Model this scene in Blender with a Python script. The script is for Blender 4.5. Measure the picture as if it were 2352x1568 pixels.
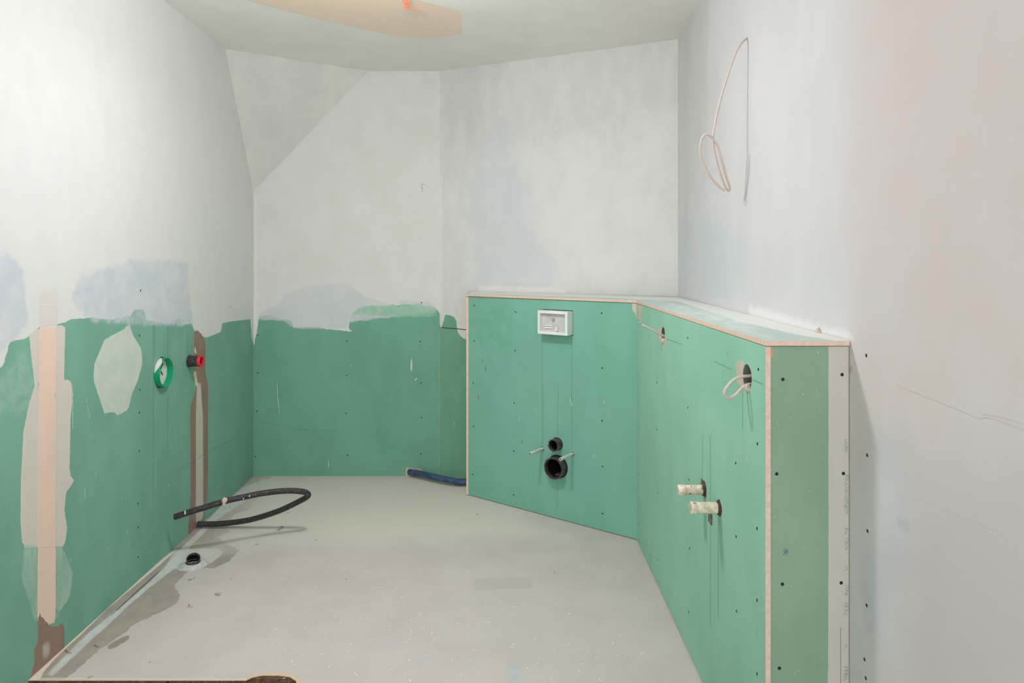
import bpy, bmesh, math, random
import numpy as np
from mathutils import Vector, Matrix
from mathutils.geometry import delaunay_2d_cdt

for o in list(bpy.data.objects): bpy.data.objects.remove(o)
S = bpy.context.scene
C = S.collection
random.seed(7); RNG = np.random.default_rng(7)

# ------------------------------------------------------------------ camera, world, lights, exposure
F = 1550.0; PX, PY = 1152.0, 597.0; H = 1.35          # focal length and principal point in the 2352x1568 frame
cam = bpy.data.cameras.new('camera'); cam.sensor_width = 36; cam.lens = F/2352*36
cam.shift_x = (1176-PX)/2352; cam.shift_y = (PY-784)/2352; cam.clip_start = .02
co = bpy.data.objects.new('camera', cam); C.objects.link(co)
co.location = (0, 0, H); co.rotation_euler = (math.radians(90), 0, 0); S.camera = co
S.view_settings.view_transform = 'Standard'; S.view_settings.look = 'None'
S.view_settings.gamma = 1; S.view_settings.use_curve_mapping = False
S.view_settings.exposure = 0.40
w = bpy.data.worlds.new('world'); S.world = w; w.use_nodes = True
w.node_tree.nodes['Background'].inputs[0].default_value = (1.0, .97, 1.02, 1)
w.node_tree.nodes['Background'].inputs[1].default_value = 2.25

def area(name, loc, power, size, col, spread=180, rot=(0, 0, 0), sy=None):
    l = bpy.data.lights.new(name, 'AREA'); l.energy = power; l.color = col
    l.shape = 'DISK' if sy is None else 'RECTANGLE'; l.size = size
    if sy: l.size_y = sy
    l.spread = math.radians(spread)
    o = bpy.data.objects.new(name, l); C.objects.link(o); o.location = loc; o.rotation_euler = rot
    o['kind'] = 'helper'
    return o
# bare site bulb hanging just above the frame, with its downward share from a small round fitting
def bulb(name, loc, power, r, col):
    l = bpy.data.lights.new(name, 'POINT'); l.energy = power; l.color = col; l.shadow_soft_size = r
    o = bpy.data.objects.new(name, l); C.objects.link(o); o.location = loc; o['kind'] = 'helper'
bulb('site_bulb', (-.42, 2.30, 2.33), 20, .10, (1, .975, 1.05))
area('site_lamp_down', (-.42, 2.30, 2.31), 7, .16, (1, .975, 1.05), 170)

# ------------------------------------------------------------------ helpers
def lin(c):
    r = []
    for v in c[:3]:
        v = v/255.0
        r.append(v/12.92 if v <= .04045 else ((v+.055)/1.055)**2.4)
    return (r[0], r[1], r[2], 1)

def ray(px, py): return Vector(((px-PX)/F, 1.0, -(py-PY)/F))
def at(px, py, d): return Vector((0, 0, H)) + ray(px, py)*d
def onfloor(px, py, z=0): return at(px, py, F*(H-z)/(py-PY))

class Plane:
    def __init__(s, O, U, V):
        s.O = Vector(O); s.U = Vector(U).normalized(); s.V = Vector(V).normalized(); s.N = s.U.cross(s.V)
    def hit(s, px, py):
        c = Vector((0, 0, H)); r = ray(px, py)
        return c + r*((s.O-c).dot(s.N)/r.dot(s.N))
    def uv(s, px, py):
        p = s.hit(px, py)-s.O
        return (p.dot(s.U), p.dot(s.V))
    def w(s, u, v, n=0): return s.O + s.U*u + s.V*v + s.N*n
    def uvs(s, pts): return [s.uv(*p) for p in pts]

def wall_plane(a, b):        # vertical plane from plan point a to b, normal = towards the room (right-hand rule U x V)
    return Plane((a[0], a[1], 0), (b[0]-a[0], b[1]-a[1], 0), (0, 0, 1))

def sdf(P, poly):
    """signed distance of points P (n,2) to polygon, positive inside"""
    poly = np.array(poly); n = len(poly)
    d = np.full(len(P), 1e9); ins = np.zeros(len(P), bool)
    for i in range(n):
        a = poly[i]; b = poly[(i+1) % n]; e = b-a; q = P-a
        t = np.clip((q@e)/max(e@e, 1e-12), 0, 1)
        d = np.minimum(d, np.hypot(*(q-np.outer(t, e)).T))
        c = ((a[1] > P[:, 1]) != (b[1] > P[:, 1]))
        with np.errstate(divide='ignore', invalid='ignore'):
            xi = (b[0]-a[0])*(P[:, 1]-a[1])/(b[1]-a[1]) + a[0]
        ins ^= c & (P[:, 0] < xi)
    return np.where(ins, d, -d)

def inside(p, poly):
    return sdf(np.array([p]), poly)[0] > 0

# ------------------------------------------------------------------ node materials
class NT:
    def __init__(s, name):
        s.m = bpy.data.materials.new(name); s.m.use_nodes = True
        s.t = s.m.node_tree; s.b = s.t.nodes['Principled BSDF']
        s.co = s.t.nodes.new('ShaderNodeTexCoord').outputs['Object']
        s.b.inputs['Specular IOR Level'].default_value = .3
    def n(s, typ, **kw):
        x = s.t.nodes.new(typ)
        for k, v in kw.items(): setattr(x, k, v)
        return x
    def link(s, a, b): s.t.links.new(a, b)
    def noise(s, scale, detail=4, rough=.55, stretch=(1, 1, 1), dist=0):
        mp = s.n('ShaderNodeMapping'); mp.inputs['Scale'].default_value = stretch
        s.link(s.co, mp.inputs[0])
        x = s.n('ShaderNodeTexNoise'); x.inputs['Scale'].default_value = scale
        x.inputs['Detail'].default_value = detail; x.inputs['Roughness'].default_value = rough
        x.inputs['Distortion'].default_value = dist
        s.link(mp.outputs[0], x.inputs['Vector'])
        return x.outputs['Fac']
    def math(s, op, a, b=None, c=None):
        x = s.n('ShaderNodeMath', operation=op)
        for i, v in enumerate((a, b, c)):
            if v is None: continue
            if isinstance(v, (int, float)): x.inputs[i].default_value = v
            else: s.link(v, x.inputs[i])
        return x.outputs[0]
    def step(s, v, lo, hi, a=0, b=1):
        x = s.n('ShaderNodeMapRange', interpolation_type='SMOOTHSTEP')
        s.link(v, x.inputs['Value']); x.inputs['From Min'].default_value = lo; x.inputs['From Max'].default_value = hi
        x.inputs['To Min'].default_value = a; x.inputs['To Max'].default_value = b
        return x.outputs['Result']
    def mix(s, f, a, b):
        x = s.n('ShaderNodeMix', data_type='RGBA')
        if isinstance(f, (int, float)): x.inputs[0].default_value = f
        else: s.link(f, x.inputs[0])
        for v, i in ((a, 6), (b, 7)):
            if isinstance(v, tuple): x.inputs[i].default_value = v
            else: s.link(v, x.inputs[i])
        return x.outputs[2]
    def mixf(s, f, a, b):
        x = s.n('ShaderNodeMix', data_type='FLOAT'); s.link(f, x.inputs[0])
        for v, i in ((a, 2), (b, 3)):
            if isinstance(v, (int, float)): x.inputs[i].default_value = v
            else: s.link(v, x.inputs[i])
        return x.outputs[0]
    def done(s, col, rough=.8, height=None, dist=.002):
        if isinstance(col, tuple): s.b.inputs['Base Color'].default_value = col
        else: s.link(col, s.b.inputs['Base Color'])
        if isinstance(rough, (int, float)): s.b.inputs['Roughness'].default_value = rough
        else: s.link(rough, s.b.inputs['Roughness'])
        if height is not None:
            bp = s.n('ShaderNodeBump'); bp.inputs['Distance'].default_value = dist; bp.inputs['Strength'].default_value = 1
            s.link(height, bp.inputs['Height']); s.link(bp.outputs[0], s.b.inputs['Normal'])
        return s.m

def plain(name, c1, c2=None, rough=.7, scale=30, stretch=(1, 1, 1), bump=0, lo=.35, hi=.65, spots=None, metal=0):
    m = NT(name); c2 = c2 or tuple(max(0, v*.85) for v in c1)
    f = m.step(m.noise(scale, stretch=stretch), lo, hi)
    col = m.mix(f, lin(c1), lin(c2))
    if spots: col = m.mix(m.step(m.noise(spots[1], 2), spots[2], spots[2]+.03), col, lin(spots[0]))
    m.b.inputs['Metallic'].default_value = metal
    return m.done(col, rough, f if bump else None, bump or .001)

GREEN = (121, 170, 149); GREEN2 = (98, 160, 130); SKIM = (212, 214, 208); PINK = (205, 178, 160)

class Layer:
    """one coat on a surface: pixel outlines projected once onto the wall's own plane -> distance attribute"""
    def __init__(s, polys, col, soft=.002, amp=.004, freq=60, op=1.0, patch=None, rough=None, h=.0, col2=None, stretch=(1, 1, 1), uv=False):
        s.polys = polys; s.col = col; s.soft = soft; s.amp = amp; s.freq = freq; s.op = op
        s.patch = patch; s.rough = rough; s.h = h; s.col2 = col2; s.stretch = stretch; s.isuv = uv

def layered(name, base1, base2, layers, rough=.85, basescale=6, grain=900, basestretch=(1, 1, .5)):
    m = NT(name)
    col = m.mix(m.step(m.noise(basescale, 3, .6, basestretch), .35, .65), lin(base1), lin(base2))
    fl = m.noise(grain, 2, .6)
    col = m.mix(m.step(fl, .62, .75, 0, .25), col, lin(tuple(min(255, v+30) for v in base1)))
    R = rough; Hh = m.math('MULTIPLY', m.noise(250, 2), .08)
    for i, L in enumerate(layers):
        a = m.n('ShaderNodeAttribute', attribute_name='d%d' % i).outputs['Fac']
        nz = m.noise(L.freq, 3, .6, L.stretch)
        v = m.math('MULTIPLY_ADD', m.math('SUBTRACT', nz, .5), L.amp*2, a)
        f = m.step(v, -L.soft, L.soft)
        if L.patch:
            f = m.math('MULTIPLY', f, m.step(m.noise(L.patch[0], 4, .65, L.patch[3] if len(L.patch) > 3 else (1, 1, 1)), .3, .7, L.patch[1], L.patch[2]))
        elif L.op < 1: f = m.math('MULTIPLY', f, L.op)
        c = lin(L.col)
        if L.col2: c = m.mix(m.step(m.noise(14, 4, .6, (1, 1, .45)), .35, .65), lin(L.col), lin(L.col2))
        col = m.mix(f, col, c)
        if L.rough is not None: R = m.mixf(f, R, L.rough)
        if L.h: Hh = m.math('MULTIPLY_ADD', f, L.h, Hh)
    return m.done(col, R, Hh, .0012)

# ------------------------------------------------------------------ mesh helpers
def link(name, me, mats, parent=None):
    o = bpy.data.objects.new(name, me); C.objects.link(o)
    if parent: o.parent = parent
    for m in (mats if isinstance(mats, (list, tuple)) else [mats]): me.materials.append(m)
    return o

def struct(o): o['kind'] = 'structure'; return o
def tag(o, label, cat, group=None):
    o['label'] = label; o['category'] = cat
    if group: o['group'] = group
    return o
def empty(name, loc, label, cat, group=None):
    o = bpy.data.objects.new(name, None); C.objects.link(o); o.location = loc; o.empty_display_size = .05
    bpy.context.view_layer.update()
    return tag(o, label, cat, group)
def place(o, root):          # child mesh authored in world space
    o.parent = root
    o.matrix_parent_inverse = Matrix.Translation(-Vector(root.location))
    return o

def panel(name, pl, outline, step, mats, layers=(), holes=(), thick=0, backn=0, jag=0):
    """flat board in plane pl: outline and holes in (u,v); grid points inside carry the distances of every coat"""
    O = np.array(outline); lo = O.min(0); hi = O.max(0)
    def densify(loop, st):
        r = []
        for i, a in enumerate(loop):
            b = loop[(i+1) % len(loop)]; L = math.hypot(b[0]-a[0], b[1]-a[1]); k = max(1, int(L/st))
            for j in range(k): r.append((a[0]+(b[0]-a[0])*j/k, a[1]+(b[1]-a[1])*j/k))
        return r
    loops = [densify(outline, step)] + [list(h) for h in holes]
    us = np.arange(lo[0]+step/2, hi[0], step); vs = np.arange(lo[1]+step/2, hi[1], step)
    G = np.stack(np.meshgrid(us, vs), -1).reshape(-1, 2)
    d = sdf(G, outline); keep = d > step*.3
    for h in holes: keep &= sdf(G, h) < -step*.25
    G = G[keep]
    verts = []; edges = []
    for lp in loops:
        k = len(verts); verts += lp; edges += [(k+i, k+(i+1) % len(lp)) for i in range(len(lp))]
    nb = len(verts); verts += [tuple(g) for g in G]
    V2, _, T, _, _, _ = delaunay_2d_cdt([Vector(v) for v in verts], edges, [], 1 if not holes else 1, 1e-7)
    V2 = np.array([tuple(v) for v in V2])
    T = np.array([t for t in T if len(t) == 3])
    cen = V2[T].mean(1)
    ok = sdf(cen, outline) > 0
    for h in holes: ok &= sdf(cen, h) < 0
    T = T[ok]
    n = len(V2)
    wv = [pl.w(u, v, 0) for u, v in V2]
    faces = [tuple(int(x) for x in t) for t in T]; mi = [0]*len(faces)
    # orient
    f0 = faces[0]; nn = (wv[f0[1]]-wv[f0[0]]).cross(wv[f0[2]]-wv[f0[0]])
    if nn.dot(pl.N) < 0: faces = [f[::-1] for f in faces]
    if thick:
        from collections import Counter
        cnt = Counter()
        for f in faces:
            for a, b in zip(f, f[1:]+f[:1]): cnt[(a, b)] += 1
        bnd = [(a, b) for (a, b) in cnt if (b, a) not in cnt]
        idx = {}
        for a, b in bnd:
            for q in (a, b):
                if q not in idx: idx[q] = len(wv); wv.append(pl.w(V2[q][0], V2[q][1], -thick))
        for a, b in bnd: faces.append((a, idx[a], idx[b], b)); mi.append(1)
        # back face outline (coarse)
        m2 = delaunay_2d_cdt([Vector(v) for v in verts[:nb]], edges, [], 1, 1e-7)
        k = len(wv); bv = np.array([tuple(v) for v in m2[0]])
        for v in bv: wv.append(pl.w(v[0], v[1], -thick-1e-5))
        for t in m2[2]:
            c = np.array([bv[list(t)].mean(0)])
            if sdf(c, outline)[0] > 0 and all(sdf(c, h)[0] < 0 for h in holes):
                faces.append(tuple(k+x for x in t)); mi.append(1)
    me = bpy.data.meshes.new(name)
    me.from_pydata([tuple(v) for v in wv], [], faces); me.update()
    me.polygons.foreach_set('material_index', mi)
    P = np.zeros((len(wv), 2)); P[:n] = V2
    for i, L in enumerate(layers):
        dd = np.full(len(wv), -9.0)
        for poly in L.polys:
            q = poly if L.isuv else pl.uvs(poly)
            dd = np.maximum(dd, sdf(P, q))
        at_ = me.attributes.new('d%d' % i, 'FLOAT', 'POINT'); at_.data.foreach_set('value', dd.astype(np.float32))
    return link(name, me, mats)

def circle(c, r, n=32, ry=None, wob=0):
    ry = ry or r
    return [(c[0]+(r*(1+RNG.uniform(-wob, wob)))*math.cos(2*math.pi*i/n), c[1]+(ry*(1+RNG.uniform(-wob, wob)))*math.sin(2*math.pi*i/n)) for i in range(n)]

def frame_from(axis):
    a = Vector(axis).normalized(); r = Vector((0, 0, 1)) if abs(a.z) < .9 else Vector((1, 0, 0))
    x = a.cross(r).normalized(); y = a.cross(x).normalized()
    return x, y, a

def lathe(name, base, axis, prof, mat, parent=None, n=40, closed=False, smooth=True, wob=0):
    """profile [(radius, distance along axis)...] spun about the axis"""
    x, y, a = frame_from(axis); vs = []; fs = []
    for r, t in prof:
        for i in range(n):
            q = 2*math.pi*i/n; rr = r*(1+random.uniform(-wob, wob))
            vs.append(base + x*rr*math.cos(q) + y*rr*math.sin(q) + a*t)
    m = len(prof)
    for j in range(m if closed else m-1):
        for i in range(n):
            k = (j+1) % m
            fs.append((j*n+i, j*n+(i+1) % n, k*n+(i+1) % n, k*n+i))
    me = bpy.data.meshes.new(name); me.from_pydata([tuple(v) for v in vs], [], fs)
    bm = bmesh.new(); bm.from_mesh(me)
    bmesh.ops.remove_doubles(bm, verts=bm.verts, dist=1e-6); bmesh.ops.recalc_face_normals(bm, faces=bm.faces)
    for f in bm.faces: f.smooth = smooth
    if smooth:
        for e in bm.edges:
            if len(e.link_faces) == 2 and e.calc_face_angle(0) > .6: e.smooth = False
    bm.to_mesh(me); bm.free()
    o = link(name, me, mat)
    return place(o, parent) if parent else o

def spline(pts, k=8):
    P = [Vector(p) for p in pts]; out = []
    for i in range(len(P)-1):
        p0 = P[max(i-1, 0)]; p1 = P[i]; p2 = P[i+1]; p3 = P[min(i+2, len(P)-1)]
        for j in range(k):
            t = j/k
            out.append(.5*((2*p1)+(p2-p0)*t+(2*p0-5*p1+4*p2-p3)*t*t+(3*p1-p0-3*p2+p3)*t**3))
    out.append(P[-1]); return out

def tube_data(pts, r, n=14, hollow=False, rib=None, k=8):
    P = spline(pts, k) if k else [Vector(p) for p in pts]
    vs = []; fs = []; up = None
    for i, p in enumerate(P):
        t = (P[min(i+1, len(P)-1)]-P[max(i-1, 0)]).normalized()
        if up is None: up = Vector((0, 0, 1)) if abs(t.z) < .9 else Vector((1, 0, 0))
        x = t.cross(up).normalized(); up = x.cross(t).normalized()
        rr = r*(1+(rib if rib and i % 2 else 0))
        for j in range(n):
            q = 2*math.pi*j/n; vs.append(p+x*rr*math.cos(q)+up*rr*math.sin(q))
    for i in range(len(P)-1):
        for j in range(n): fs.append((i*n+j, i*n+(j+1) % n, (i+1)*n+(j+1) % n, (i+1)*n+j))
    m = len(P)
    if hollow:
        for end, i, s in ((0, 0, 1), (1, m-1, -1)):
            t = ((P[1]-P[0]) if end == 0 else (P[-2]-P[-1])).normalized()
            c = P[i]; k0 = len(vs)
            for q in range(n): vs.append(c+(vs[i*n+q]-c)*.68)
            for q in range(n): vs.append(c+(vs[i*n+q]-c)*.66+t*r*2.2)
            for q in range(n):
                q2 = (q+1) % n
                fs.append((i*n+q, i*n+q2, k0+q2, k0+q)); fs.append((k0+q, k0+q2, k0+n+q2, k0+n+q))
            fs.append(tuple(k0+n+q for q in range(n)))
    else:
        fs.append(tuple(range(n))); fs.append(tuple((m-1)*n+q for q in range(n)))
    return vs, fs

def tube(name, pts, r, mat, parent=None, **kw):
    vs, fs = tube_data(pts, r, **kw)
    me = bpy.data.meshes.new(name); me.from_pydata([tuple(v) for v in vs], [], fs)
    bm = bmesh.new(); bm.from_mesh(me); bmesh.ops.recalc_face_normals(bm, faces=bm.faces)
    for f in bm.faces: f.smooth = len(f.verts) == 4
    bm.to_mesh(me); bm.free()
    o = link(name, me, mat)
    return place(o, parent) if parent else o

def solid(name, build, mat, parent=None, bevel=0, smooth=False):
    bm = bmesh.new(); build(bm)
    if bevel: bmesh.ops.bevel(bm, geom=bm.edges[:], offset=bevel, segments=2, affect='EDGES')
    bmesh.ops.recalc_face_normals(bm, faces=bm.faces)
    for f in bm.faces: f.smooth = smooth
    me = bpy.data.meshes.new(name); bm.to_mesh(me); bm.free()
    o = link(name, me, mat)
    return place(o, parent) if parent else o

def obox(bm, pl, u0, u1, v0, v1, n0, n1):
    vs = [bm.verts.new(pl.w(u, v, n)) for n in (n0, n1) for v in (v0, v1) for u in (u0, u1)]
    for f in ((0, 1, 3, 2), (4, 6, 7, 5), (0, 4, 5, 1), (2, 3, 7, 6), (0, 2, 6, 4), (1, 5, 7, 3)):
        bm.faces.new([vs[i] for i in f])
    return vs

def marks(name, pl, strokes, width, mat, parent, n=.0005, uv=False, taper=False):
    """thin flat lines and flecks lying on the surface (pencil, drips)"""
    vs = []; fs = []
    for si, st in enumerate(strokes):
        wd = width; off = n+(si % 24)*2e-5
        if isinstance(st, tuple) and isinstance(st[0], (int, float)): wd, st = st
        q = [Vector(p) for p in (st if uv else pl.uvs(st))]
        for i in range(len(q)):
            t = (q[min(i+1, len(q)-1)]-q[max(i-1, 0)]); t = t.normalized() if t.length > 0 else Vector((0, 1))
            nn = Vector((-t.y, t.x))*wd/2
            if taper: nn *= .35+.65*math.sin(math.pi*(i+.5)/len(q))
            k = len(vs); vs += [pl.w(*(q[i]+nn), off), pl.w(*(q[i]-nn), off)]
            if i: fs.append((k-2, k-1, k+1, k))
    me = bpy.data.meshes.new(name); me.from_pydata([tuple(v) for v in vs], [], fs)
    o = link(name, me, mat, parent); o['kind'] = 'stuff'
    return o

_screw = None
def screws(pl, pts, parent, mat, r=.0042):
    """recessed drywall screw heads, one part each, sharing one mesh"""
    global _screw
    if _screw is None:
        bm = bmesh.new(); n = 12
        rings = [(r, .0004), (r*.85, .0009), (r*.25, .0006)]
        vv = [[bm.verts.new((a*math.cos(2*math.pi*i/n), a*math.sin(2*math.pi*i/n), z)) for i in range(n)] for a, z in rings]
        for j in range(2):
            for i in range(n): bm.faces.new((vv[j][i], vv[j][(i+1) % n], vv[j+1][(i+1) % n], vv[j+1][i]))
        bm.faces.new(vv[2])
        _screw = bpy.data.meshes.new('screw'); bm.to_mesh(_screw); bm.free(); _screw.materials.append(mat)
    R = Matrix((pl.U, pl.V, pl.N)).transposed().to_4x4()
    for p in pts:
        o = bpy.data.objects.new('screw', _screw); C.objects.link(o)
        u, v = pl.uv(*p); o.parent = parent
        o.matrix_local = Matrix.Translation(pl.w(u, v)) @ R if parent.type == 'MESH' else Matrix.Translation(pl.w(u, v)-parent.location) @ R

# ------------------------------------------------------------------ materials
M_gyp = plain('gypsum_edge', (222, 198, 180), (212, 186, 167), .95, 90, bump=.0004)
M_screw = plain('screw_black', (40, 46, 42), (22, 26, 24), .5, 400)
M_pencil = plain('pencil', (100, 146, 124), (86, 132, 110), .8, 60)
M_pencil_d = plain('pencil_dark', (62, 78, 68), (50, 60, 54), .8, 60)
M_fleck = plain('plaster_fleck', (205, 214, 202), (170, 196, 178), .9, 90)
M_red = plain('red_scratch', (150, 84, 70), (130, 80, 66), .9, 90)
M_greenink = plain('green_print', (120, 165, 140), (150, 175, 155), .9, 90)
M_blueink = plain('blue_pencil', (70, 110, 130), (60, 96, 120), .9, 90)
M_crack = plain('dark_gap', (70, 62, 52), (50, 42, 36), .95, 90)
M_blackpipe = plain('black_pipe', (58, 53, 52), (84, 76, 74), .38, 40, bump=.0003, spots=((150, 148, 142), 60, .67))
M_bore = plain('pipe_bore', (34, 26, 26), (22, 18, 18), .45, 30)
M_hose = plain('black_hose', (62, 58, 58), (48, 44, 44), .5, 60, bump=.0006, spots=((175, 170, 160), 120, .70))
M_blue = plain('blue_hose', (66, 92, 122), (48, 68, 96), .55, 35, bump=.002, spots=((200, 205, 205), 60, .72))
M_cable = plain('cable_sheath', (208, 188, 172), (196, 190, 180), .5, 40)
M_orange = plain('orange_wire', (232, 128, 92), (215, 104, 72), .4, 60)
M_white = plain('white_plastic', (236, 234, 230), (226, 226, 222), .35, 20)
M_tray = plain('translucent_tray', (205, 202, 198), (190, 190, 186), .3, 18)
M_sleeve = plain('rod_sleeve', (196, 206, 198), (176, 186, 178), .4, 80)
M_boxgreen = plain('green_box_plastic', (20, 160, 110), (16, 148, 100), .35, 20)
M_red_seal = plain('red_seal', (222, 44, 58), (200, 36, 50), .4, 40)
M_stub = plain('stained_white_plastic', (226, 222, 204), (206, 186, 160), .45, 55, lo=.4, hi=.62, spots=((96, 82, 74), 75, .63))
M_stubend = plain('stub_end', (206, 186, 176), (190, 160, 150), .6, 60)
M_collar = plain('rusty_collar', (96, 78, 70), (62, 44, 38), .7, 90, bump=.002)
M_plaster = plain('plaster_lump', (212, 196, 180), (196, 178, 162), .95, 60, bump=.002)
M_greybox = plain('grey_box', (120, 122, 118), (96, 98, 94), .6, 40)
M_osb = plain('chipboard', (120, 92, 66), (86, 64, 44), .9, 60, bump=.004)
M_crumb = plain('crumb', (128, 124, 116), (190, 184, 174), .95, 80)

# ------------------------------------------------------------------ plan of the room (metres, camera at the origin)
L0 = (-1.551, 4.219); LN = (-1.478, -.8)
B1 = (-.387, 4.219); R0 = (.943, 3.608)
RN = (.943-.052*(3.608+.8), -.8)
ZC = 2.53
P_left = wall_plane(LN, L0); P_back = wall_plane(L0, B1); P_br = wall_plane(B1, R0); P_right = wall_plane(R0, RN)
P_floor = Plane((0, 0, 0), (1, 0, 0), (0, 1, 0)); P_ceil = Plane((0, 0, ZC), (1, 0, 0), (0, -1, 0))
for p in (P_left, P_back, P_br, P_right):
    assert p.N.dot(Vector((0, 2, 1))-p.O) > 0, p.N
Lw = math.hypot(LN[0]-L0[0], LN[1]-L0[1]); Bw = B1[0]-L0[0]
BRw = math.hypot(R0[0]-B1[0], R0[1]-B1[1]); Rw = math.hypot(R0[0]-RN[0], R0[1]-RN[1])

# ---- left wall
jag_left = [(-40, 880), (8, 838), (22, 785), (60, 777), (92, 750), (145, 742), (165, 733), (205, 730), (255, 734), (300, 726), (308, 711), (335, 711),
            (335, 734), (352, 738), (385, 744), (405, 736), (412, 728), (420, 745), (440, 742), (450, 768), (475, 775), (508, 762), (510, 742),
            (530, 738), (575, 733), (577, 760), (590, 770), (640, 740)]
skim_left = Layer([jag_left + [(640, -200), (-40, -600), (-1500, -1500), (-1500, 1200)]], (214, 216, 211), .0012, .005, 55, h=.3, rough=.75, col2=(211, 213, 209), stretch=(1, 1, 1))
Ll = [
    Layer([[(-30, 900), (60, 800), (85, 870), (80, 930), (60, 960), (20, 930), (-30, 1000)]], (160, 190, 172), .02, .03, 20, patch=(25, .1, .6)),            # milky wash at the far left
    Layer([[(66, 760), (150, 745), (147, 880), (163, 870), (168, 905), (162, 960), (160, 1090), (172, 1105), (152, 1130), (148, 1175), (155, 1215), (148, 1255),
            (52, 1258), (47, 1200), (48, 1100), (54, 990), (66, 930), (80, 885), (72, 820)]], (214, 204, 192), .0012, .003, 60, op=.93, h=.6, col2=(208, 202, 190)),
    Layer([[(55, 1250), (86, 1250), (87, 1450), (70, 1390), (50, 1330)], [(130, 1250), (147, 1262), (168, 1320), (160, 1370), (135, 1410), (130, 1430)]],
          (172, 196, 180), .003, .008, 60, patch=(30, .3, .85, (1, 1, .2)), h=.3),
    Layer([[(92, 700), (130, 700), (128, 1430), (86, 1440), (88, 1000)]], (228, 202, 182), .0015, .002, 60, h=.7, col2=(224, 198, 180)),   # paper tape
    Layer([[(297, 742), (305, 770), (325, 800), (327, 835), (318, 870), (303, 905), (295, 940), (270, 955), (262, 945), (240, 950), (225, 905), (214, 870), (217, 835), (232, 800),
            (240, 780), (262, 768), (283, 757)]], (200, 208, 192), .001, .004, 70, patch=(18, .82, 1.0), h=.8),
    skim_left,
    Layer([[(-40, 575), (15, 580), (55, 620), (62, 745), (30, 780), (-40, 850)], [(180, 640), (210, 628), (300, 596), (430, 602), (438, 690), (442, 745), (300, 745), (205, 735), (165, 690)]],
          (190, 198, 204), .012, .02, 18, patch=(9, .35, 1.0), h=-.1),
    Layer([[(90, 672), (132, 672), (132, 756), (90, 756)]], (212, 206, 196), .006, .004, 40, op=.8),
    # brown waterproofing: the vertical stripe and the patch at the foot of the taped joint
    Layer([[(446, 762), (452, 757), (462, 765), (472, 785), (472, 860), (478, 880), (477, 990), (478, 1080), (475, 1150), (466, 1200), (440, 1225), (432, 1225), (438, 1130),
            (437, 960), (438, 930), (450, 890), (445, 830), (445, 790)],
           [(90, 1408), (100, 1420), (112, 1435), (125, 1440), (135, 1438), (143, 1427), (148, 1440), (148, 1500), (120, 1560), (60, 1640), (60, 1580), (80, 1520), (78, 1490), (88, 1470), (87, 1430)]],
          (146, 122, 106), .0012, .006, 70, h=.9, rough=.38, col2=(138, 115, 99)),
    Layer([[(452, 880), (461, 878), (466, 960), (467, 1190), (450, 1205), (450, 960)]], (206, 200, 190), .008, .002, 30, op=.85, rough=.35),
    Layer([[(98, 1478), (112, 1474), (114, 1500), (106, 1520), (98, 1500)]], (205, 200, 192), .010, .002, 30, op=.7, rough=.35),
    Layer([[(444, 855), (450, 850), (455, 885), (450, 890)], [(449, 795), (452, 815), (446, 812), (445, 800)]], (222, 206, 160), .002, .002, 60),
    Layer([[(585, 700), (593, 700), (590, 790), (585, 792)], [(578, 745), (583, 745), (581, 790), (577, 770)]], (206, 210, 202), .0015, .003, 60),
]
def foot(a, b):  # floor-to-ceiling rectangle in wall coordinates
    return [(0, -.2 if a is None else a), (b, -.2 if a is None else a), (b, ZC), (0, ZC)]
gb = P_left.uv(370.5, 855); pb = P_left.uv(434, 829)
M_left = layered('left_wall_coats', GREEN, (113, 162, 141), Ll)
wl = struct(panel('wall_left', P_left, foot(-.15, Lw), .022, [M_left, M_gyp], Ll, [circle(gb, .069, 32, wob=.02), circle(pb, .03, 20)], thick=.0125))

solid('leak_backing', lambda bm: obox(bm, P_left, 2.5, Lw+.1, .02, 2.0, -.075, -.065), M_gyp, wl)  # unseen sheet added behind the wall, stops outside light leaking through the holes

# ---- back wall (behind the floor) and the angled part behind the half wall
jag_back = [(560, 760), (583, 795), (595, 728), (620, 722), (640, 732), (668, 735), (674, 752), (735, 750), (745, 755), (815, 762), (800, 755), (806, 722), (820, 708), (860, 704), (955, 700), (1000, 706), (1010, 720)]
Lb = [
    Layer([jag_back + [(1040, 720), (1040, -300), (500, -300)]], SKIM, .0012, .005, 60, h=.3, rough=.75, col2=(209, 211, 205)),
    Layer([[(640, 700), (660, 670), (720, 655), (800, 648), (835, 680), (920, 705), (915, 690), (990, 692), (1005, 715), (800, 740), (795, 755), (675, 755), (650, 735), (590, 735), (600, 715)]],
          (196, 202, 201), .006, .012, 25, patch=(7, .6, 1.0)),
    Layer([[(832, 702), (960, 698), (1004, 706), (1004, 726), (900, 727), (806, 722)]], (140, 190, 160), .004, .012, 30, patch=(25, .25, .95)),
    Layer([[(590, 440), (1010, 165), (1010, 640), (590, 660)]], (204, 206, 198), .08, .12, 5, patch=(4, 0, .8)),
    Layer([[(932, 1074), (975, 1076), (970, 1100), (932, 1100)]], (206, 186, 158), .002, .003, 60),
    Layer([[(585, 450), (593, 450), (593, 770), (585, 775)]], (218, 220, 212), .004, .002, 20, op=.8),
]
M_back = layered('back_wall_coats', (112, 165, 143), (106, 158, 136), Lb)
wb = struct(panel('wall_back', P_back, [(0, -.05), (Bw, -.05), (Bw, ZC), (0, ZC)], .022, [M_back, M_gyp], Lb, thick=.0125))
jag_br = [(1005, 720), (1012, 755), (1020, 735), (1022, 722), (1040, 725), (1048, 735), (1050, 760), (1060, 775), (1090, 785), (1200, 800), (1600, 900)]
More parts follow.
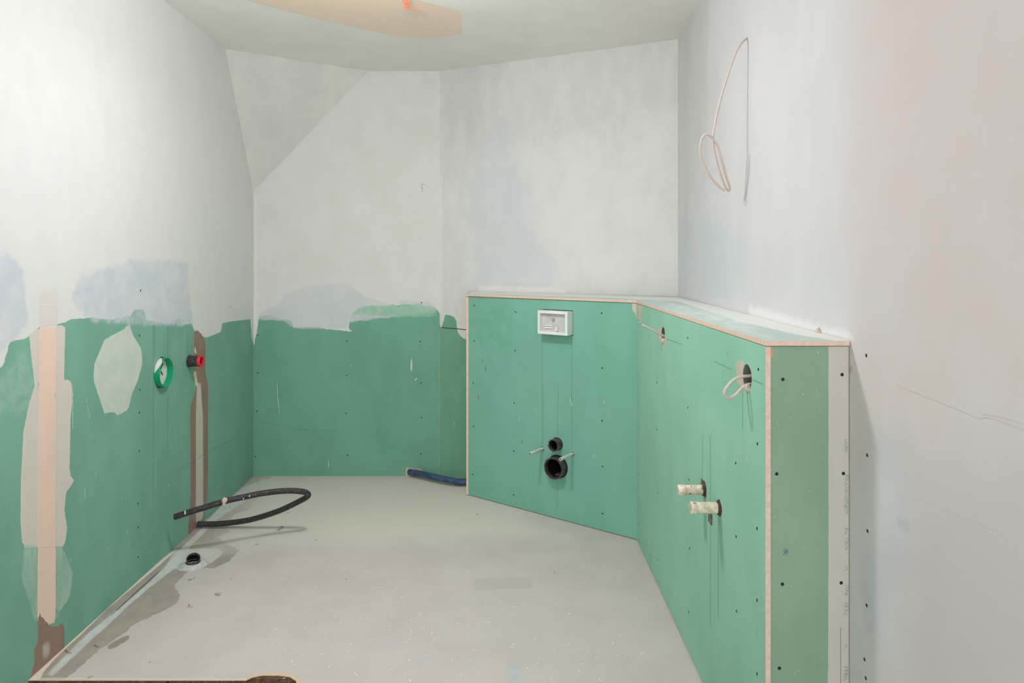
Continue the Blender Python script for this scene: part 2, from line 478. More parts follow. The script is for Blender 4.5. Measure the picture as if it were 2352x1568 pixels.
Lr = [
    Layer([jag_br + [(1700, 900), (1700, -300), (990, -300)]], (210, 212, 206), .0012, .004, 60, h=.3, rough=.75, col2=(204, 206, 201)),
    Layer([[(1085, 450), (1110, 330), (1160, 270), (1200, 400), (1215, 520), (1275, 600), (1270, 660), (1100, 650)]], (197, 202, 205), .05, .06, 9, patch=(6, .25, .95, (1, 1, .5))),
    Layer([[(1015, 120), (1160, 120), (1140, 300), (1060, 420), (1030, 400)]], (190, 192, 190), .08, .08, 7, patch=(5, .1, .6, (1, 1, .4))),
    Layer([[(1100, 656), (1300, 660), (1300, 690), (1100, 690)]], (222, 222, 216), .012, .01, 20, op=.7),
    Layer([[(1008, 400), (1016, 400), (1016, 720), (1008, 720)]], (220, 220, 212), .004, .004, 20, op=.6),
    Layer([[(1200, 330), (1560, 250), (1560, 690), (1280, 690)]], (216, 216, 210), .1, .1, 5, patch=(4, 0, .9)),
]
M_br = layered('angled_wall_coats', (110, 162, 136), (104, 156, 130), Lr)
wr = struct(panel('wall_back_angled', P_br, [(0, -.05), (BRw, -.05), (BRw, ZC), (0, ZC)], .022, [M_br, M_gyp], Lr, thick=.0125))

# ---- right wall
Lg = [
    Layer([[(1560, 500), (1600, 500), (1715, 540), (1715, 700), (1640, 690), (1560, 670)]], (194, 204, 206), .03, .05, 12, patch=(7, .2, .9, (1, 1, .4))),
    Layer([[(1950, -300), (2600, -300), (2600, 1000), (1950, 1100)]], (206, 194, 190), .12, .08, 4, patch=(3, .5, .95)),  # soft pinkish tint, warm light painted into the far right of the wall
    Layer([[(1985, 960), (2080, 980), (2120, 1300), (2000, 1500), (1975, 1300)]], (192, 196, 198), .05, .05, 8, patch=(5, .2, .8)),
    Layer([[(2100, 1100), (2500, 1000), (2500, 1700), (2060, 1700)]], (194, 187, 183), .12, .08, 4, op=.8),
    Layer([[(1720, 700), (1960, 770), (1960, 785), (1720, 735)]], (228, 228, 226), .015, .02, 20, op=.8),
    Layer([[(2060, 1185), (2100, 1190), (2095, 1225), (2062, 1220)]], (178, 184, 180), .008, .008, 20, op=.6),
    Layer([[(1570, 60), (1625, -40), (1625, 400), (1570, 600)]], (196, 198, 192), .04, .05, 8, patch=(6, .1, .8, (1, 1, .4))),
]
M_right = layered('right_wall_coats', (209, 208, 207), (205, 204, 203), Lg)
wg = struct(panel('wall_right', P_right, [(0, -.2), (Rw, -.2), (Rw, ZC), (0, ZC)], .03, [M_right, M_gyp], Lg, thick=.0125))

# ---- ceiling and the sloped hip in the left corner
Lc = [
    Layer([[(380, -200), (565, 0), (740, 45), (915, 85), (1000, 88), (1060, 77), (1060, 26), (960, -2), (900, -60), (700, -200)]], (244, 222, 200), .003, .006, 30, h=.6, col2=(240, 220, 196)),
]
M_ceil = layered('ceiling_coats', (238, 236, 228), (232, 230, 223), Lc, basescale=3, basestretch=(1, 1, 1))
cg = struct(panel('ceiling', P_ceil, [(-1.6, .8), (1.0, .8), (1.0, -4.26), (-1.6, -4.26)], .035, [M_ceil, M_gyp], Lc, thick=.0125))
A = Vector((L0[0], L0[1], 1.777)); Bp = Vector((-.832, 4.219, ZC)); Cp = Vector((-1.5447, 3.773, ZC))
P_hip = Plane(A, Cp-A, (Bp-A)-(Cp-A).normalized()*((Bp-A).dot((Cp-A).normalized())))
if P_hip.N.z > 0:
    P_hip = Plane(A, Bp-A, (Cp-A)-(Bp-A).normalized()*((Cp-A).dot((Bp-A).normalized())))
def quv(pl, p): return ((p-pl.O).dot(pl.U), (p-pl.O).dot(pl.V))
Lh = [Layer([[(560, 120), (760, 120), (740, 300), (600, 420)]], (196, 200, 194), .06, .06, 7, patch=(5, 0, .8))]
M_hip = layered('slope_coats', (210, 211, 203), (203, 204, 197), Lh)
hp = struct(panel('ceiling_slope', P_hip, [quv(P_hip, A), quv(P_hip, Bp), quv(P_hip, Cp)] if P_hip.N.z < 0 else [quv(P_hip, A), quv(P_hip, Bp), quv(P_hip, Cp)], .04, [M_hip, M_gyp], Lh))

# ---- floor: raised screed board with a broken front edge, and the lower floor before it
d_e = F*H/(1561-PY)
fl_out = [(-1.62, d_e)] + [P_floor.uv(*p) for p in ((565, 1561), (580, 1554), (600, 1550), (640, 1550), (665, 1553), (680, 1562))] + \
         [(P_floor.uv(686, 1568)[0], d_e-.035), (1.0, d_e-.035), (1.0, 4.25), (-1.62, 4.25)]
dr = P_floor.uv(444, 1297)
Lf = [
    Layer([[(582, 1093), (625, 1094), (600, 1110), (592, 1140), (578, 1168), (540, 1180), (520, 1205), (530, 1222), (500, 1232), (520, 1248), (550, 1263), (525, 1290), (490, 1305), (455, 1303),
            (430, 1312), (400, 1345), (413, 1365), (408, 1385), (370, 1405), (310, 1432), (285, 1455), (230, 1490), (180, 1535), (150, 1560), (80, 1590), (20, 1568), (300, 1320), (440, 1195)]],
          (168, 158, 146), .0015, .013, 45, h=.5, rough=.5, col2=(159, 150, 139)),
    Layer([[(240, 1495), (250, 1480), (285, 1460), (303, 1457), (290, 1472), (262, 1488)]], (150, 142, 128), .002, .005, 60, rough=.5),
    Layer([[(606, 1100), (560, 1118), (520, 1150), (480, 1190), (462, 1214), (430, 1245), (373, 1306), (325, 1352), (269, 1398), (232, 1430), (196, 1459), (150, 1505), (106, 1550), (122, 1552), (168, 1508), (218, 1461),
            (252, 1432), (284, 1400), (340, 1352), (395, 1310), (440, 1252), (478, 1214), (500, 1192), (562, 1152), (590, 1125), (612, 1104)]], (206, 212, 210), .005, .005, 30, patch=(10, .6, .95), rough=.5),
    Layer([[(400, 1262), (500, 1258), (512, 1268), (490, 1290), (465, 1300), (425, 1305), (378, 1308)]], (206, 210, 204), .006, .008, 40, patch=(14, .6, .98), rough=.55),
    Layer([[(0, 1600), (60, 1545), (150, 1468), (250, 1380), (350, 1300), (398, 1262), (402, 1266), (354, 1308), (246, 1398), (184, 1459), (138, 1500), (102, 1540), (84, 1575)]], (222, 210, 196), .0015, .004, 50, h=1.0),
    Layer([[(392, 1290), (352, 1322), (272, 1394), (232, 1428), (196, 1457), (196, 1460), (233, 1431), (274, 1397), (354, 1325), (393, 1292)]], (120, 108, 96), .001, .003, 50, h=-.5),
    Layer([[(90, 1568), (90, 1556), (200, 1556), (680, 1559), (680, 1570)]], (214, 206, 192), .003, .002, 40, op=.7),
    Layer([[(556, 1568), (578, 1551), (600, 1546), (645, 1545), (670, 1549), (686, 1558), (692, 1570)]], (216, 186, 150), .001, .002, 50, h=.3),
    Layer([[(760, 1400), (1250, 1330), (1400, 1450), (1450, 1568), (900, 1568)]], (194, 188, 187), .08, .09, 9, patch=(12, 0, .7)),
    Layer([[(1090, 1328), (1220, 1325), (1222, 1352), (1090, 1355)]], (180, 172, 164), .008, .008, 30, op=.45),
    Layer([[(600, 1096), (1080, 1096), (1300, 1230), (480, 1260)]], (210, 206, 192), .14, .08, 6, op=.9),
    Layer([[(1165, 1530), (1185, 1520), (1200, 1568), (1168, 1568)]], (170, 190, 196), .015, .02, 30, op=.5),
]
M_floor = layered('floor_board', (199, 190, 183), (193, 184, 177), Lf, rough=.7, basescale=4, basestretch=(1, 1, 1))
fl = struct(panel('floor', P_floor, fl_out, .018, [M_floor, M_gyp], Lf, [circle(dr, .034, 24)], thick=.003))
P_low = Plane((0, 0, -.16), (1, 0, 0), (0, 1, 0))
M_low = layered('lower_floor', (150, 140, 126), (136, 122, 104), [], basescale=9)
struct(panel('floor_lower', P_low, [(-1.6, -.8), (1.0, -.8), (1.0, 4.3), (-1.6, 4.3)], .3, [M_low, M_gyp], []))
# chipboard riser seen under the edge, in separate lengths
P_ris = Plane((0, d_e+.012, 0), (1, 0, 0), (0, 0, 1))
x = -1.5
for wd in (.42, .5, .46, .52, .38, .22):
    solid('riser_board', lambda bm: obox(bm, P_ris, x+.004, x+wd-.004, -.158, -.0045, -.016, 0), M_osb, fl, .001)
    x += wd

# ---- screws, pencil lines, flecks on the walls
screws(P_left, [(323, 667), (320, 770), (321, 895), (320, 947), (320, 1035), (317, 1156), (317, 1211), (317, 1279), (530, 704)], wl, M_screw)
screws(P_back, [(592, 769), (797, 783), (965, 784), (592, 856), (796, 862), (967, 879), (590, 944), (795, 949), (968, 959), (587, 1048), (798, 1045), (967, 1042), (968, 695)], wb, M_screw)
screws(P_right, [(1992, 1045), (1993, 1219), (1991, 1390), (1986, 1514), (1989, 1557), (1990, 816)], wg, M_screw)
marks('pencil_line', P_left, [[(352, 742), (352, 1200)], [(355, 742), (355, 820)], [(385, 742), (385, 822)], [(385, 892), (385, 1050)], [(430, 765), (430, 815)], [(441, 765), (441, 815)], [(403, 1084), (480, 1036)],
      [(480, 1036), (560, 995)]], .0018, M_pencil, wl)
marks('pencil_line', P_back, [[(595, 965), (620, 972), (680, 985), (775, 990)]], .0018, M_pencil, wb)
marks('board_joint', P_br, [[(1014, 752), (1040, 754), (1082, 758)]], .005, M_crack, wr)
marks('board_joint', P_back, [[(1009.5, 760), (1009.5, 1093)]], .003, plain('joint_filler', (170, 180, 110), (120, 165, 120), .9, 40), wb)
def flecks(name, pl, box, n, mat, parent, lmax=.03, wmax=.004, vert=True, extra=()):
    st = list(extra)
    for _ in range(n):
        px = random.uniform(box[0], box[2]); py = random.uniform(box[1], box[3])
        u, v = pl.uv(px, py); L = random.uniform(.003, lmax)*random.random(); a = random.uniform(-.15, .15) if vert else random.uniform(0, 3.1)
        wd = random.uniform(.0012, wmax)
        st.append((wd, [(u+math.sin(a)*L*(k/4), v-math.cos(a)*L*(k/4)) for k in range(5)]))
    return marks(name, pl, st, .002, mat, parent, uv=True, taper=True, n=.0006)
def uvl(pl, *pts): return [pl.uv(*p) for p in pts]
flecks('plaster_drip', P_left, (20, 800, 560, 1300), 90, M_fleck, wl, extra=[(.004, uvl(P_left, (195, 1118), (195, 1133), (195, 1148))), (.004, uvl(P_left, (388, 1108), (388, 1118))),
       (.004, uvl(P_left, (165, 880), (167, 930), (166, 985))), (.003, uvl(P_left, (200, 930), (206, 960)))])
flecks('plaster_drip', P_back, (600, 780, 1005, 1080), 14, M_fleck, wb, extra=[(.012, uvl(P_back, (945, 824), (945, 838), (945, 852))), (.007, uvl(P_back, (952, 874), (956, 870), (958, 868))),
       (.005, uvl(P_back, (754, 1058), (755, 1066), (755, 1073))), (.004, uvl(P_back, (636, 880), (638, 910), (642, 950)))])
flecks('plaster_drip', P_br, (1015, 790, 1070, 1050), 8, M_fleck, wr)
flecks('plaster_fleck', P_floor, (620, 1300, 1500, 1560), 260, plain('floor_fleck', (228, 226, 220), (220, 218, 212), .9, 90), fl, lmax=.02, wmax=.005, vert=False)
marks('crack', P_right, [[(2060, 885), (2110, 905), (2200, 940), (2250, 962), (2270, 958), (2300, 968), (2345, 985)], [(2255, 950), (2300, 958), (2345, 972)]], .0009, plain('hairline', (206, 190, 178), (210, 198, 190), .9), wg, taper=False)
marks('trowel_line', P_right, [[(2105, 1140), (2200, 1185), (2290, 1228)]], .002, plain('trowel', (208, 206, 203), (203, 201, 198), .9), wg)
marks('scrape_mark', P_back, [[(968, 432), (968, 424), (976, 423)], [(970, 430), (970, 440)]], .004, plain('scrape', (168, 168, 160), (150, 150, 142), .9), wb)
marks('scrape_mark', P_left, [[(165, 672), (185, 671)], [(183, 674), (184, 668)]], .003, M_fleck, wl)

# ------------------------------------------------------------------ boxed half wall
HT = 1.156; TB = .0125
Aq = (-.190, 3.875); Cq = (.651, 3.254); Nq = (.636, 1.626)
P1 = wall_plane(Aq, Cq); P3 = wall_plane(Cq, Nq)
assert P1.N.y < 0 and P3.N.x < 0
half = empty('boxed_half_wall', (.25, 3.2, 0), 'low angled half wall of green plasterboard with grey-topped ledge and pink cut edges', 'half wall')
L1w = math.hypot(Cq[0]-Aq[0], Cq[1]-Aq[1]); L3w = math.hypot(Nq[0]-Cq[0], Nq[1]-Cq[1])
drain = P1.uv(1281, 1071); flush = P1.uv(1280, 1019); rodA = P1.uv(1246, 1030); rodB = P1.uv(1315, 1042)
bx0, bx1 = P1.uv(1246, 745)[0], P1.uv(1316.5, 745)[0]
by0, by1 = P1.uv(1316, 771)[1], P1.uv(1316, 713)[1]
rect = lambda u0, u1, v0, v1: [(u0, v0), (u1, v0), (u1, v1), (u0, v1)]
La = [
    Layer([[(1082, 680), (1300, 688), (1300, 692), (1090, 685)]], (190, 176, 150), .003, .006, 80, patch=(40, 0, .8)),
    Layer([[(1452, 692), (1470, 694), (1469, 735), (1462, 733), (1460, 720), (1452, 718)]], (202, 190, 172), .002, .006, 70, h=.6),
    Layer([[(1380, 720), (1460, 710), (1460, 1200), (1400, 1200)]], (118, 178, 148), .05, .05, 8, op=.4),
    Layer([[(1082, 700), (1180, 700), (1180, 800), (1082, 800)]], (96, 164, 136), .03, .04, 12, patch=(16, 0, .6)),
]
M_a = layered('toilet_panel_board', (121, 178, 156), (116, 172, 150), La)
pa = panel('front_panel', P1, [(0, .004), (L1w, .004), (L1w, HT-.0145), (0, HT-.0145)], .018, [M_a, M_gyp], La,
           [circle(drain, .061, 40), circle(flush, .034, 28), circle(rodA, .012, 16), circle(rodB, .012, 16), rect(bx0, bx1, by0, by1)], thick=TB)
place(pa, half)
hole1 = P3.uv(1716, 866); hole2 = P3.uv(1523, 768)
s1 = P3.uv(1618, 1124); s2 = P3.uv(1652, 1166)
Lc3 = [
    Layer([[(1690, 830), (1705, 828), (1712, 845), (1708, 900), (1722, 895), (1720, 905), (1700, 890), (1690, 875)]], (204, 184, 168), .004, .006, 60, h=.6),
    Layer([[(1512, 755), (1524, 750), (1530, 790), (1522, 796), (1512, 775)]], (196, 180, 164), .006, .01, 60, h=.5),
    Layer([[(1520, 1320), (1540, 1300), (1580, 1420), (1640, 1568), (1610, 1600), (1560, 1440)], [(1485, 1235), (1500, 1230), (1496, 1275), (1486, 1270)]], (150, 196, 172), .02, .03, 20, patch=(14, 0, .7)),
    Layer([[(1464, 700), (1475, 700), (1472, 740), (1465, 742)]], (196, 188, 170), .002, .005, 60),
    Layer([[(1600, 720), (1700, 760), (1700, 960), (1600, 900)]], (126, 184, 156), .06, .06, 8, op=.35),
]
M_c = layered('tap_panel_board', (146, 197, 170), (140, 191, 164), Lc3)
pc = panel('front_panel', P3, [(0, .004), (L3w, .004), (L3w, HT-.0145), (0, HT-.0145)], .018, [M_c, M_gyp], Lc3,
           [circle(hole1, .034, 28, wob=.03), circle(hole2, .031, 24, wob=.06), circle(s1, .0215, 18, ry=.027, wob=.1), circle(s2, .024, 18, wob=.1)], thick=TB)
place(pc, half); pc['label'] = 'long green panel with water stubs'; pa['label'] = 'green panel with toilet pipes'
# end board, facing the camera, set a little behind the pink edge
P_end = Plane((Nq[0]+TB, Nq[1]+.003, 0), (1, 0, 0), (0, 0, 1)); EW = .838-(Nq[0]+TB)
Le = [
    Layer([[(1903, 780), (1903, 1100), (1903, 1300), (1901, 1700), (1990, 1700), (1990, 780)]], (196, 192, 180), .001, .0012, 30, h=.5, col2=(190, 188, 178)),
    Layer([[(1767, 795), (1777, 794), (1776, 818), (1770, 826), (1767, 820)]], (200, 150, 105), .001, .002, 80, h=-.8),
    Layer([[(1876, 797), (1883, 797), (1882, 810), (1877, 811)]], (190, 205, 185), .0015, .001, 60),
]
M_e = layered('end_board', (136, 166, 140), (129, 159, 133), Le, grain=500)
pe = panel('end_panel', P_end, [(.001, .004), (EW, .004), (EW, HT-.0145), (.001, HT-.0145)], .012, [M_e, M_gyp], Le, thick=TB)
place(pe, half); pe['label'] = 'narrow green end panel with grey paper border'
# left side board: only its cut edge faces the room
sd = Vector((Aq[0], Aq[1], 0)); wB = P_br.O
yB = B1[1]+(Aq[0]-B1[0])*(R0[1]-B1[1])/(R0[0]-B1[0])
P_side = Plane((Aq[0]-TB, Aq[1]-.002, 0), (0, 1, 0), (0, 0, 1))
solid('side_panel', lambda bm: obox(bm, P_side, 0, yB-Aq[1], .004, HT-.0145, 0, TB), M_gyp, half)
# ledge boards
Cr = Vector((R0[0]-.004, R0[1], 0))
yj = 2.66; Xr = lambda y: .943-.052*(3.608-y)-.003
P_top = Plane((0, 0, HT), (1, 0, 0), (0, 1, 0))
n1 = Vector((P1.N.x, P1.N.y)); n3 = P3.N.x
X3 = lambda y: Cq[0]+(Nq[0]-Cq[0])*(Cq[1]-y)/(Cq[1]-Nq[1])
ov = .001
Lt = [
    Layer([[(1080, 668), (1200, 670), (1340, 676), (1557, 683), (1700, 715), (1850, 755), (1950, 772), (1960, 790), (1900, 779), (1830, 768), (1700, 738), (1620, 712), (1557, 692), (1400, 684), (1080, 674)]],
          (222, 224, 218), .006, .012, 25, op=.9),
    Layer([[(1500, 690), (1700, 720), (1760, 780), (1640, 735)]], (214, 222, 216), .03, .03, 14, patch=(16, 0, .8)),
]
M_t = layered('ledge_coats', (184, 203, 194), (176, 196, 188), Lt, basescale=8)
lb = panel('ledge_board', P_top, [(Aq[0]-TB, Aq[1]-.004), (Cq[0]-.003, Cq[1]-.003), (X3(yj)-.001, yj+.001), (Xr(yj), yj+.001), (Xr(3.6), 3.604), (Aq[0]-TB, yB-.006)], .02, [M_t, M_gyp], Lt, thick=TB)
place(lb, half)
lb2 = panel('ledge_board', P_top, [(X3(yj)-.001, yj-.001), (Nq[0]-.001, Nq[1]-.002), (.838, Nq[1]-.002), (Xr(yj), yj-.001)], .02, [M_t, M_gyp], Lt, thick=TB)
place(lb2, half)
screws(P1, [(1089, 701), (1184, 716), (1382, 719), (1089, 783), (1183, 805), (1383, 845), (1087, 879), (1181, 925), (1383, 966), (1088, 979), (1180, 1035), (1384, 1071), (1086, 1089), (1180, 1136), (1384, 1179)], pa, M_screw)
screws(P3, [(1467, 735), (1467, 863), (1467, 982), (1467, 1089), (1467, 1203), (1580, 776), (1742, 848), (1509, 878), (1580, 936), (1509, 986), (1740, 1019), (1690, 1063), (1583, 1101), (1739, 1213), (1691, 1232), (1584, 1259),
            (1739, 1378), (1692, 1403), (1582, 1405), (1739, 1547), (1511, 1132), (1511, 1285)], pc, M_screw)
screws(P_end, [(1798, 871), (1784, 1088), (1797, 1341), (1790, 1534), (1934, 860), (1937, 1087), (1932, 1338)], pe, M_screw)
marks('pencil_line', P1, [[(1245, 772), (1245, 1020)], [(1248, 880), (1248, 1020)], [(1314, 772), (1313, 1032)], [(1282, 880), (1280, 1000)], [(1280, 1103), (1280, 1170)],
      [(1091, 735), (1096, 733), (1098, 736), (1091, 744), (1099, 744)], [(1109, 735), (1105, 733), (1103, 737), (1107, 739), (1109, 735), (1105, 746)], [(1121, 733), (1115, 733), (1114, 738), (1119, 738), (1119, 743), (1113, 744)], [(1160, 697), (1170, 700), (1163, 706)], [(1255, 709), (1257, 706)]], .0016, M_pencil, pa)
marks('scratch', P1, [[(1116, 841), (1115, 853)], [(1109, 824), (1109, 832)], [(1099, 905), (1099, 917)], [(1199, 1011), (1199, 1017)]], .004, M_red, pa)
flecks('plaster_drip', P1, (1090, 800, 1455, 1190), 16, M_fleck, pa, extra=[(.005, uvl(P1, (1309, 915), (1312, 925), (1313, 933))), (.004, uvl(P1, (1464, 810), (1464, 832))), (.005, uvl(P1, (1364, 1044), (1364, 1050)))])
marks('pencil_line', P3, [[(1531, 778), (1566, 791)], [(1640, 829), (1680, 848)], [(1729, 872), (1752, 882)], [(1614, 1000), (1614, 1105)], [(1632, 1000), (1632, 1440)], [(1706, 893), (1706, 985)], [(1650, 1190), (1650, 1415)]], .0014, M_pencil, pc)
flecks('plaster_drip', P3, (1475, 800, 1745, 1500), 40, M_fleck, pc, extra=[(.01, uvl(P3, (1717, 1045), (1717, 1060))), (.01, uvl(P3, (1493, 1240), (1492, 1255), (1491, 1268)))])
# faded green print running up the paper border, pencil cross and dots
def glyph(px, py, s):
    return [[(px-s*.4, py-s*.5), (px+s*.5, py-s*.5)], [(px+s*.5, py-s*.5), (px+s*.5*random.choice((-1, 1)), py+s*.4)], [(px-s*.5, py+s*.4), (px+s*.4, py+s*.45*random.choice((-1, 1)))]]
gl = []
for a, b, st in ((1012, 1040, 8), (1095, 1180, 9), (1215, 1225, 9), (1240, 1265, 9), (1305, 1310, 9), (1348, 1370, 9), (1388, 1410, 9), (1485, 1490, 9), (1535, 1560, 8)):
    y = a
    while y < b: gl += glyph(1943+random.uniform(-1.5, 1.5), y, random.uniform(5, 9)); y += st
marks('green_print', P_end, gl, .0014, M_greenink, pe)
marks('pencil_mark', P_end, [[(1799, 1262), (1808, 1274)], [(1808, 1262), (1799, 1274)], [(1802, 1260), (1810, 1263)], [(1804, 1266), (1812, 1268)]], .0016, M_blueink, pe)
marks('pencil_line', P_end, [[(1931, 1440), (1931, 1568)]], .0012, M_pencil, pe)
flecks('plaster_dot', P_end, (1775, 830, 1900, 1560), 26, M_fleck, pe, lmax=.004, wmax=.003)
marks('board_gap', P_end, [[(1953.3, 795), (1953.3, 1700)]], .0022, M_crack, pe)
marks('board_gap', P_end, [[(1765.6, 800), (1765.6, 1700)]], .0018, plain('gap_brown', (120, 92, 72), (100, 76, 60), .9), pe)

# ------------------------------------------------------------------ things on the half wall
def pipe_stub(name, label, c, r, out, cat='pipe', n=P1.N, mat=M_blackpipe, pl=P1, tilt=(0, 0, 0), inset=.12):
    base = pl.w(*c, 0); ax = (n+Vector(tilt)).normalized()
    root = empty(name, base, label, cat)
    th = r*.08+.0015
    lathe('pipe_wall', base, ax, [(r, -.10), (r, out-.004), (r*1.03, out-.003), (r*1.03, out), (r-th, out), (r-th, -.095)], mat, root)
    lathe('bore', base, ax, [(r-th-.0002, out-.02), (r-th-.0002, -.10), (r*.2, -.105), (.0001, -.105)], M_bore, root)
    return root, base, ax
r_, b_, a_ = pipe_stub('drain_pipe', 'large black toilet drain pipe stub, lower opening in the green half wall', drain, .0545, .044)
lathe('rubber_seal', b_, a_, [(.0600, -.004), (.0600, .001), (.055, .0015), (.055, -.004)], plain('dark_seal', (50, 44, 44), (36, 30, 30), .6), r_)
solid('latch_tab', lambda bm: obox(bm, Plane(b_, P1.U, P1.V), -.008, .02, -.046, -.036, -.02, .012), M_blackpipe, r_, .001)
r_, b_, a_ = pipe_stub('flush_pipe', 'smaller black flush pipe stub directly above the large drain pipe', flush, .030, .042)
lathe('rubber_seal', b_, a_, [(.0335, -.004), (.0335, .001), (.0305, .0015), (.0305, -.004)], plain('dark_seal2', (60, 54, 52), (40, 34, 34), .6), r_)
for c, lab in ((rodA, 'pale grey mounting rod sleeve left of the black flush pipe'), (rodB, 'pale grey mounting rod sleeve in front of the large drain pipe opening')):
    b = P1.w(*c, 0); root = empty('mounting_rod', b, lab, 'rod', 'mounting rods on the toilet panel')
    lathe('sleeve', b, P1.N, [(.0085, -.04), (.0085, .118), (.0078, .120), (.0055, .120), (.0055, .09), (.0001, .09)], M_sleeve, root, n=20)
    lathe('rod_core', b, P1.N, [(.0042, .07), (.0042, .117), (.0001, .118)], plain('steel', (150, 150, 146), (110, 110, 106), .4, metal=.6), root, n=14)
# white access box
bb = P1.w((bx0+bx1)/2, (by0+by1)/2, 0)
fb = empty('flush_access_box', bb, 'white rectangular plastic box set in the green panel above the toilet pipes', 'box')
u0, u1, v0, v1 = bx0+.003, bx1-.004, by0+.004, by1-.004; D = .052; rim = .014
def shell(bm):
    obox(bm, P1, u0, u0+rim, v0, v1, -.05, D); obox(bm, P1, u1-rim, u1, v0, v1, -.05, D)
    obox(bm, P1, u0+rim, u1-rim, v0, v0+rim, -.05, D); obox(bm, P1, u0+rim, u1-rim, v1-rim, v1, -.05, D)
solid('frame', shell, M_white, fb, .0012)
solid('tray', lambda bm: obox(bm, P1, u0+rim*.7, u1-rim*.7, v0+rim*.7, v1-rim*.7, D-.026, D-.020), M_tray, fb, .001)
def bars(bm):
    obox(bm, P1, u0+.035, u0+.085, v0+.030, v0+.036, D-.020, D-.013); obox(bm, P1, u0+.035, u0+.085, v0+.042, v0+.046, D-.020, D-.015)
solid('slot_bar', bars, M_white, fb, .0008)
solid('tab', lambda bm: obox(bm, P1, u0+.108, u0+.116, v0+.022, v0+.04, D-.020, D-.004), M_white, fb, .0008)
lathe('valve_button', P1.w(u0+.085, v0+.078, D-.020), P1.N, [(.009, 0), (.009, .006), (.007, .009), (.0001, .009)], plain('tray_grey', (176, 176, 172), (160, 160, 156), .4), fb, n=20)
# recessed boxes with cables in the long panel
for c, r, lab, nm in ((hole1, .0325, 'round grey switch box cut into the long green panel, with a looped cable', 'a'), (hole2, .0295, 'small round box recessed at the far upper end of the long green panel', 'b')):
    b = P3.w(*c, 0); root = empty('recessed_box', b, lab, 'electrical box')
    lathe('cup', b, P3.N, [(r, -.001), (r-.0015, -.001), (r-.0015, -.05), (.0001, -.05), (.0001, -.052), (r, -.052)], M_greybox, root, n=32)
    solid('clamp', lambda bm: obox(bm, P3, c[0]+.008, c[0]+.014, c[1]-.006, c[1]+.008, -.05, -.012), M_blackpipe, root, .001)
    lathe('plaster_lump', P3.w(c[0]+.004, c[1]-r*.86, -.004), P3.N, [(.012, 0), (.011, .006), (.005, .010), (.0001, .011)], M_plaster, root, n=14, wob=.18)
d1 = P3.w(*hole1).y; d2 = P3.w(*hole2).y
cb = tube('electrical_cable', [at(1732, 861, d1+.0), at(1722, 863, d1), at(1708, 864, d1-.002), at(1690, 869, d1-.004), at(1675, 882, d1-.006), at(1664, 898, d1-.006), at(1666, 909, d1-.004), at(1677, 913, d1), at(1690, 906, d1+.004), at(1702, 893, d1+.006),
          at(1714, 884, d1+.006), at(1730, 881, d1+.004)], .0038, M_cable, n=12)
tag(cb, 'beige cable bent in a loop out of the larger round switch box', 'cable')
cb = tube('electrical_cable', [at(1530, 773, d2), at(1518, 768, d2), at(1505, 761, d2), at(1490, 753, d2), at(1475, 746, d2)], .0042, M_cable, n=12, hollow=False)
tag(cb, 'short straight cable end sticking out near the far corner of the long panel', 'cable')
for c, lab, kk, tl in ((s1, 'stained white water pipe stub, upper and farther of the pair', 0, (.0, .02, -.03)), (s2, 'stained white water pipe stub, lower and nearer of the pair', 1, (0, -.01, .01))):
    b = P3.w(*c, 0); root = empty('water_pipe_stub', b, lab, 'pipe', 'water stubs on the long green panel')
    ax = (P3.N+Vector(tl)).normalized()
    lathe('sleeve', b, ax, [(.0150, -.04), (.0150, .058), (.0165, .060), (.0168, .080), (.0150, .083), (.009, .083), (.009, .07)] if kk == 0 else
          [(.0165, -.04), (.0165, .060), (.0170, .062), (.0172, .082), (.0155, .084), (.0085, .084), (.0085, .07)], M_stub, root, n=28)
    lathe('plug', b, ax, [(.0088, .060), (.0088, .0835-.012*kk), (.0001, .0835-.012*kk)], M_stubend if kk == 0 else M_bore, root, n=20)
    lathe('collar', b, ax, [(.0205, -.012), (.0212, .002), (.0185, .007), (.0150, .008)], M_collar, root, n=24, wob=.06)
# torn bits around the stubs
q = P3.uv(1614, 1108)
solid('tear', lambda bm: obox(bm, P3, q[0]-.012, q[0]+.008, q[1]-.022, q[1]+.01, -.001, .003), plain('torn_board', (150, 116, 100), (110, 84, 74), .9, 90), pc, .001)
q = P3.uv(1632, 1185)
solid('tear', lambda bm: obox(bm, P3, q[0]-.018, q[0]+.018, q[1]-.022, q[1]+.012, -.001, .0025), plain('torn_hole', (120, 116, 114), (80, 70, 68), .9, 90), pc, .001)

# ------------------------------------------------------------------ left wall fittings
b = P_left.w(*gb, 0); root = empty('junction_box', b, 'round bright green junction box sunk in the left wall', 'electrical box')
R = .0655; NL = P_left.N
lathe('ring', b, NL, [(R, -.045), (R, .0235), (R-.0008, .0245), (R-.0022, .0245), (R-.003, .0235), (R-.003, -.043)], M_boxgreen, root, n=48)
Lbx = [Layer([[(-.02, -.01), (.03, .035), (.024, .041), (-.027, -.003)], [(-.05, -.045), (.0, -.012), (-.004, -.005), (-.054, -.038)], [(.0, .0), (.02, -.02), (.026, -.014), (.006, .006)]], (40, 44, 42), .001, .002, 100, uv=True)]
Pbx = Plane(P_left.w(*gb, -.004), P_left.U, P_left.V)
M_bx = layered('box_base', (214, 216, 208), (196, 202, 194), Lbx, basescale=40)
bs = panel('base_plate', Pbx, circle((0, 0), R-.003, 40), .006, [M_bx], Lbx); place(bs, root)
smear = []
for i in range(13):
    a = math.radians(95+i*6.5)      # plaster smear on the near upper part of the rim
    smear.append(a)
